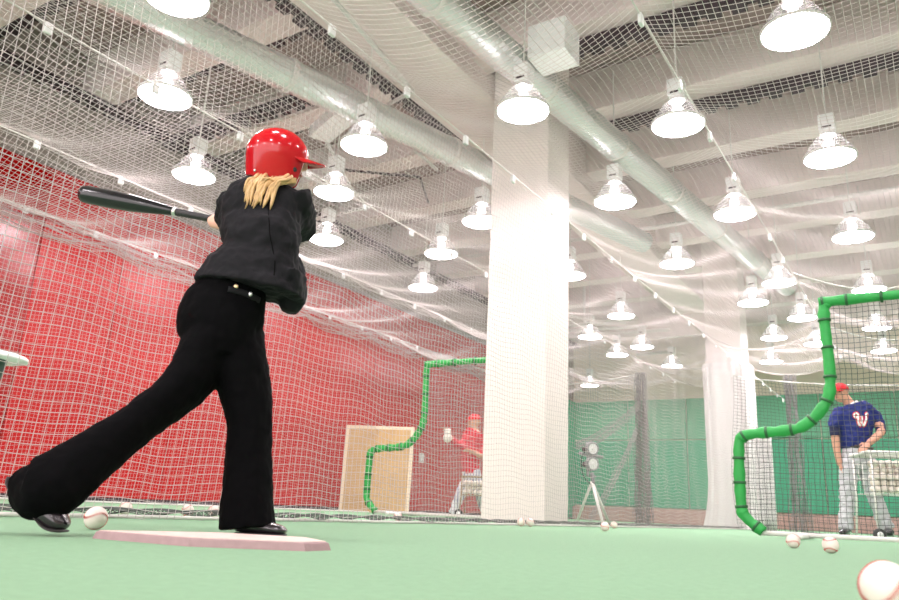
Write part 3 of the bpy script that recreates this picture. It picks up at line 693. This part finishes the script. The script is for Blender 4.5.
# shoes
sh = obj('shoe', PL(B(), 2.10, [(17, 478, 8, .03), (24, 486, 12, .036), (36, 499, 13, .038), (47, 511, 13, .042), (57, 520, 10.5, .042), (64, 525, 6, .034), (67, 527, 2, .01)]), M['shoe'], bt)
obj('sole', PL(B(), 2.10, [(13, 477, 3.0, .028), (12, 484, 2.5, .033), (19, 495, 1.8, .035), (32, 506, 1.5, .036), (40, 517, 1.6, .04), (49, 527, 2.0, .04), (58, 530.5, 2.0, .036), (66, 531, 1.2, .02)]), M['sole'], sh)
sh = obj('shoe', PL(B(), 2.44, [(238, 523, 8, .036), (250, 525, 8.5, .038), (262, 527, 7, .040), (274, 529, 5.6, .040), (282, 530.5, 4.4, .036), (286, 532, 2.2, .02)]), M['shoe'], bt)
obj('sole', PL(B(), 2.44, [(236, 533.5, 1.4, .036), (260, 534, 1.2, .042), (280, 535, 1.2, .038), (286, 535, .8, .02)]), M['sole'], sh)
# helmet
def helmet():
    e = obj('helmet', B(), M['helmet'], bt)
    bm = B(); f = hf; u = hu; r = hr
    c = J(277.5, 156, 2.47); s = ppm(277, 156, 2.47)
    NU, NV = 48, 26; a0 = 31*s; b0 = .098; hgt = 28*s; rows = []
    for i in range(NV+1):
        row = []
        for j in range(NU):
            th = 2*PI*j/NU; cf, sf = math.cos(th), math.sin(th)       # cf forward, sf to the side
            # lower edge height by direction: forehead high, ears low, nape low
            at = abs(th if th < PI else th-2*PI); q = min(1, max(0, (at-.38)/.40)); q = q*q*(3-2*q); nape = max(0, -cf)
            low = -3*s - q*(25 - 4*nape)*s
            t = i/NV
            lat = t*PI/2
            if t < .62: q = t/.62; z = hgt*math.cos(q*PI/2*.98); rad = math.sin(q*PI/2*.98)
            else: q = (t-.62)/.38; z = hgt*math.cos(PI/2*.98)*(1-q) + low*q; rad = 1 - .03*q - .06*q*q*(1 if cf < .3 else .3)
            x = cf*rad*a0*(1.0 if cf > 0 else 1.0); y = sf*rad*b0
            row.append(bm.verts.new(c + f*x + r*y + u*z))
        rows.append(row)
    for a, b in zip(rows, rows[1:]):
        for j in range(NU): bm.faces.new((a[j], a[(j+1) % NU], b[(j+1) % NU], b[j]))
    bmesh.ops.remove_doubles(bm, verts=bm.verts, dist=.0003); bmesh.ops.recalc_face_normals(bm, faces=bm.faces)
    me = e.data; bm.to_mesh(me); bm.free(); me.polygons.foreach_set('use_smooth', [True]*len(me.polygons))
    so = e.modifiers.new('shell', 'SOLIDIFY'); so.thickness = .006; so.offset = -1; sb = e.modifiers.new('sub', 'SUBSURF'); sb.levels = sb.render_levels = 1
    # brim
    bm = B(); G = []
    for k in range(13):
        a = -1.0+2.0*k/12; G.append([])
        for j in range(7):
            t = j/6; ext = 18*s*(math.cos(a*1.25))**.6*t
            p = c + f*(math.cos(a)*a0*1.0 + ext) + r*math.sin(a)*b0*1.0 + u*(-1*s - 1.5*s*t - 3*s*(abs(a))**2.0*(.4+.6*t) + 2*s*math.cos(a)*(1-t))
            G[-1].append(bm.verts.new(p))
    for a, b in zip(G, G[1:]):
        for j in range(6): bm.faces.new((a[j], a[j+1], b[j+1], b[j]))
    o = obj('brim', bm, M['helmet'], e); so = o.modifiers.new('s', 'SOLIDIFY'); so.thickness = .006; sb = o.modifiers.new('sub', 'SUBSURF'); sb.levels = sb.render_levels = 1
    bpy.context.view_layer.update(); hb = BVHTree.FromObject(e, bpy.context.evaluated_depsgraph_get())
    for x, y, rd, m in ((294.5, 169.5, .0085, 'helm_pad'), (255, 170.5, .005, 'silver')):
        p = stick(hb, x, y, .0005)
        if p: obj('ear_hole' if m == 'helm_pad' else 'rivet', lathe(B(), [(0, .002), (rd*.8, .002), (rd, 0)], p, 16, -ray(x, y)), M[m], e)
helmet()
# hair: locks falling from under the helmet
bm = B()
for k in range(46):
    t = k/45; x0 = 256+34*t+rng.uniform(-2, 2); y0 = 176+rng.uniform(-2, 2)+ (3 if 0.3 < t < .95 else 0)
    y_ = 2.375+rng.uniform(-.01, .02)
    ex = 247+ 24*t**1.5 + rng.uniform(-6, 7); ey = 190+rng.uniform(0, 22) - 8*t*(k % 3 == 0)
    mx = x0*.45+ex*.55-2; my = y0*.55+ey*.45-2.5
    r_ = rng.uniform(1.0, 1.9)
    PL(bm, y_, [(x0, y0, r_, .006, 2.40), (x0*.75+ex*.25, y0+3.5, r_*1.2, .007, 2.36), (mx, my, r_*1.1, .007, 2.345), (ex*.9+x0*.1, ey-5, r_*.8, .005, 2.34), (ex, ey, .25, .001, 2.345)], seg=6, n=3)
hair = obj('hair', bm, M['hair'], bt)
bm = B()
for k in range(16):
    q = k/15; PL(bm, 2.39, [(256+2*q, 179+3*q, 1.5, .008, 2.40), (266, 180+4*q, 1.6, .008, 2.365), (280, 178.5+5*q, 1.6, .008, 2.37), (296, 179+3.5*q, 1.0, .006, 2.39)], seg=6, n=3)
obj('hair', bm, M['hair'], bt)

# bat
be = empty('baseball_bat', bat_a, label='black baseball bat with silver ring held out by the batter', cat='baseball bat')
q = bd; z0 = Vector((0, 0, 0)); L = bl
obj('barrel', lathe(B(), [(0, 0), (.024, .002), (.033, .012), (.0362, .03), (.0365, .15), (.034, .23), (.029, .29), (.0225, .35), (.0175, .395), (.0155, .415)], z0, 28, q), M['bat'], be)
obj('ring', lathe(B(), [(.0155, .412), (.0185, .414), (.0185, .424), (.0150, .426)], z0, 24, q), M['silver'], be)
obj('handle', lathe(B(), [(.0150, .424), (.0140, .45), (.0130, L-.02), (.0130, L-.005)], z0, 20, q), M['grip'], be)
obj('knob', lathe(B(), [(.013, L-.006), (.02, L), (.0245, L+.008), (.022, L+.016), (0, L+.018)], z0, 20, q), M['bat'], be)

# ---------------- man in blue
mb = empty('person', label='person standing in blue jersey, red cap and grey trousers behind the green screen', cat='person')
YM = 9.0
bm = B()
mt = [(857, 447, 14.5, .13), (855, 438, 14.5, .13), (855, 426, 16, .135), (855, 416, 17.5, .13), (856, 409, 17, .11), (854, 403, 10, .08)]
mh = [(858, 448, 14.5, .125), (858, 456, 15.5, .13), (858, 464, 15, .125), (858, 470, 12, .10)]
ml1 = [(850, 460, 8.5, .10), (848.5, 475, 8.5, .095), (848, 492, 7.6, .08), (847, 508, 7, .075), (846, 522, 7, .08), (846, 529, 7, .08)]
ml2 = [(866, 460, 8.5, .10), (868, 475, 8.2, .095), (873, 492, 7.6, .08), (879, 508, 7, .075), (884, 522, 6.8, .08), (887, 529, 6.8, .08)]
sa1 = [(841, 411, 6, .08), (836, 420, 6, .075), (834.5, 428, 5.3, .07)]
ma1 = [(841, 411, 5, .07), (836, 421, 4.6, .06), (835, 434, 4, .05), (836.5, 447, 3.6, .042), (838.5, 459, 2.9, .035), (839.5, 465, 2.6, .03)]
sa2 = [(868, 411, 6.5, .08), (875, 418, 6.5, .075), (879, 426, 5.4, .07)]
ma2 = [(868, 411, 5.5, .07), (876, 420, 5, .06), (881, 431, 4, .05, 8.9), (875, 438, 3.6, .042, 8.8), (869, 443, 3, .035, 8.75)]
PL(bm, YM, mt, .88); PL(bm, YM, mh, .85); PL(bm, YM, ml1, .78); PL(bm, YM, ml2, .78); PL(bm, YM, ma1); PL(bm, YM, ma2)
PL(bm, YM, [(853, 410, 7, .075), (849, 403, 5, .06), (843, 396, 4.8, .06)])
hP, r2, f2, u2 = head(bm, J(840.5, 393, YM), (-.80, -.6, -.05), (0, 0, 1), 1.02)
def open_hand(bm, w_, d_, n_, s=1.0):
    """relaxed hand: wrist, pointing direction, palm normal"""
    d_ = Vector(d_).normalized(); n_ = Vector(n_); n_ = (n_-d_*n_.dot(d_)).normalized(); x = d_.cross(n_)
    blob(bm, w_+d_*.05*s, (.040*s, .052*s, .016*s), x, d_)
    for i in range(4):
        o_ = (i-1.5)*.021*s; l = [.85, 1, .95, .75][i]*.085*s; b = w_+d_*.09*s+x*o_
        finger(bm, [b, b+d_*l*.4+n_*l*.08, b+d_*l*.72+n_*l*.28, b+d_*l*.92+n_*l*.55], .0095*s)
    b = w_+d_*.025*s-x*.032*s; finger(bm, [b, b-x*.022*s+d_*.03*s+n_*.01, b-x*.024*s+d_*.06*s+n_*.025], .011*s)
open_hand(bm, J(839.5, 464, YM), (.15, -.1, -1), (.8, -.3, 0), 1.05)
open_hand(bm, J(869, 443, 8.75), (-.75, -.2, -.6), (0, .6, -.5), 1.05)
fuse(obj('body', bm, M['skin2'], mb), .0105, 2)
face_bits(mb, hP, r2, f2, 1.02)
bm = B(); PL(bm, YM, mt, 1.03, power=2.3); PL(bm, YM, sa1, 1.1); PL(bm, YM, sa2, 1.1); jy = fuse(obj('jersey', bm, M['blue'], mb), .012, 3)
creases(jy, .03)
bm = B(); PL(bm, YM, [(834.5, 427, 5, .066), (834.7, 431, 4.8, .062), (835, 436, 4.7, .06)]); PL(bm, YM, [(879, 424, 5.4, .066), (880.5, 428, 5, .062, 8.95), (880.8, 432, 4.7, .058, 8.9)]); fuse(obj('undersleeves', bm, M['navy'], mb), .012, 2)
bm = B(); PL(bm, YM, mh, 1.0); PL(bm, YM, ml1); PL(bm, YM, ml2); g = fuse(obj('trousers', bm, M['greyp'], mb), .012, 3); creases(g, .04)
obj('belt', PL(B(), YM, [(857.5, 446.5, 15, .137), (857.5, 449.5, 15.2, .137)], n=1), M['dark'], mb)
obj('collar', PL(B(), YM, [(852, 404.5, 6.5, .078), (851, 402.5, 6, .07)], n=1), M['white'], mb)
for x, y, tx_ in ((845, 532, -6), (888, 532, 5)):
    obj('shoe', PL(B(), YM, [(x-tx_*.4, y-1.5, 4, .05, 9.05), (x, y-.5, 4.2, .055, 8.97), (x+tx_*.3, y+.5, 3.8, .05, 8.86), (x+tx_*.4, y+1, 2, .03, 8.80)]), M['shoe'], mb)
def cap(par, P, r, f, u, s=1.0, m='redcap'):
    bm = B(); rows = []
    for i in range(9):
        t = i/8*PI/2; rows.append([bm.verts.new(P(math.sin(t)*.086*math.cos(a), -.012+math.sin(t)*.108*math.sin(a), .034+math.cos(t)*.088)) for a in [2*PI*j/24 for j in range(24)]])
    for a, b in zip(rows, rows[1:]):
        for j in range(24): bm.faces.new((a[j], a[(j+1) % 24], b[(j+1) % 24], b[j]))
    o = obj('cap', bm, M[m], par); sd = o.modifiers.new('s', 'SOLIDIFY'); sd.thickness = .004
    bm = B(); G = []
    for k in range(9):
        a = PI/2-.9+1.8*k/8; G.append([bm.verts.new(P(.086*math.cos(a)*(1-.1*t), -.012+.108*math.sin(a)+.075*t*math.sin((a-PI/2)*1.2+PI/2), .034-.012*t-.012*abs(a-PI/2))) for t in (0, .33, .66, 1)])
    for a, b in zip(G, G[1:]):
        for j in range(3): bm.faces.new((a[j], a[j+1], b[j+1], b[j]))
    q = obj('visor', bm, M[m], o); sd = q.modifiers.new('s', 'SOLIDIFY'); sd.thickness = .005
    return o
cap(mb, hP, r2, f2, u2)
# curly W on the chest
bpy.context.view_layer.update(); jb2 = BVHTree.FromObject(jy, bpy.context.evaluated_depsgraph_get())
Wp = [(-.62, .30), (-.80, .52), (-.98, .36), (-.90, .05), (-.62, .02), (-.50, .38), (-.52, .78), (-.78, .95), (-.92, .80)]
Wcurve = [[(-.45, .50), (-.62, .35), (-.85, .42), (-.95, .70), (-.70, .95), (-.42, .80), (-.38, .30), (-.36, -.35), (-.15, -.80), (.05, -.35), (.12, .25), (.05, .60)],
          [(.12, .30), (.14, -.35), (.35, -.80), (.60, -.30), (.75, .30), (.72, .80), (.95, .95)]]
def emblem(cx, cy, sz, tree, k, m, off, name):
    bm = B()
    for c_ in Wcurve:
        pts = [p for p in (stick(tree, cx+a*sz, cy-b*sz, off) for a, b in [tuple(q) for q in catmull([(x, y) for x, y in c_], 4)]) if p]
        if len(pts) > 3: loft(bm, [(p, k, .002) for p in pts], 8, 1)
    return obj(name, bm, m, jy)
emblem(861, 420, 7.2, jb2, .022, M['redcap'], .004, 'emblem_outline'); emblem(861, 420, 7.2, jb2, .012, M['white'], .008, 'emblem')

# ---------------- pitcher in red, half behind the pillar
rp = empty('person', label='person in red jersey and pinstriped trousers throwing, half hidden behind the pillar', cat='person')
YR = 12.0
rt = [(471, 474, 8, .13), (470, 462, 8.5, .13), (470, 449, 9.5, .14), (473, 438, 10.5, .13), (476, 431, 9, .10)]
rh = [(471, 470, 9, .13), (472, 478, 9.5, .13), (472, 484, 9, .12)]
rl1 = [(470, 478, 6.5, .10), (464, 487, 5.8, .095), (459, 498, 5, .08), (455, 508, 4.2, .07), (452, 514, 3.8, .06)]
rl2 = [(475, 478, 6.5, .10), (480, 490, 5.8, .095, 12.2), (482, 502, 5, .08, 12.4), (486, 512, 4.2, .07, 12.6)]
ra = [(474, 437, 5, .08), (465, 443, 4.2, .06), (458, 444, 3.6, .055, 11.9), (452, 439, 2.8, .045, 11.85), (449.5, 436, 2.4, .035, 11.8)]
rb_ = [(478, 437, 5, .08), (484, 448, 4, .06), (482, 456, 3.4, .05, 11.9), (474, 452, 2.8, .04, 11.8)]
bm = B(); PL(bm, YR, rt, .85); PL(bm, YR, rh, .85); PL(bm, YR, rl1, .78); PL(bm, YR, rl2, .78); PL(bm, YR, ra, .85); PL(bm, YR, rb_, .85)
PL(bm, YR, [(476, 434, 4, .07), (475, 429, 3.4, .06), (474, 425, 3.2, .06)])
rP, r3, f3, u3 = head(bm, J(474, 422, YR), (-.92, -.35, -.05), (.05, 0, 1), 1.05)
open_hand(bm, J(449.5, 436, 11.8), (-.5, -.1, .8), (-.6, -.4, 0), 1.1); open_hand(bm, J(474, 452, 11.8), (-.9, 0, .2), (0, -.5, -.6), 1.05)
fuse(obj('body', bm, M['skin2'], rp), .0125, 2); face_bits(rp, rP, r3, f3, 1.05)
bm = B(); PL(bm, YR, rt, 1.03); PL(bm, YR, ra[:4], 1.05); PL(bm, YR, rb_[:3], 1.05); creases(fuse(obj('jersey', bm, M['redj'], rp), .014, 2), .03)
bm = B(); PL(bm, YR, rh); PL(bm, YR, rl1); PL(bm, YR, rl2); creases(fuse(obj('trousers', bm, M['pin'], rp), .014, 2), .03)
for x, y, Y in ((449.5, 516.5, 12.0), (484, 515, 12.6)): obj('shoe', PL(B(), Y, [(x+3, y-1.5, 3, .05), (x-1, y, 2.6, .05), (x-4, y+.6, 1.8, .04)]), M['shoe'], rp)
cap(rp, rP, r3, f3, u3)
def place_ball(x, y, Y, lab):
    o = ball0.copy(); C.objects.link(o); o.location = J(x, y, Y); tag(o, lab, 'baseball')
place_ball(447.5, 432, 11.65, 'white ball raised in the hand of the pitcher in red')
# glove
g_ = B(); gp = J(447.5, 437.5, 11.8)
blob(g_, gp, (.07, .05, .08))
for i in range(4): finger(g_, [gp+Vector((-.04+.027*i, 0, .04)), gp+Vector((-.05+.03*i, -.02, .10)), gp+Vector((-.05+.03*i, -.05, .13))], .017)
tag(fuse(obj('baseball_glove', g_, M['leather']), .008, 1), 'pale glove on the raised hand of the pitcher in red', 'glove')
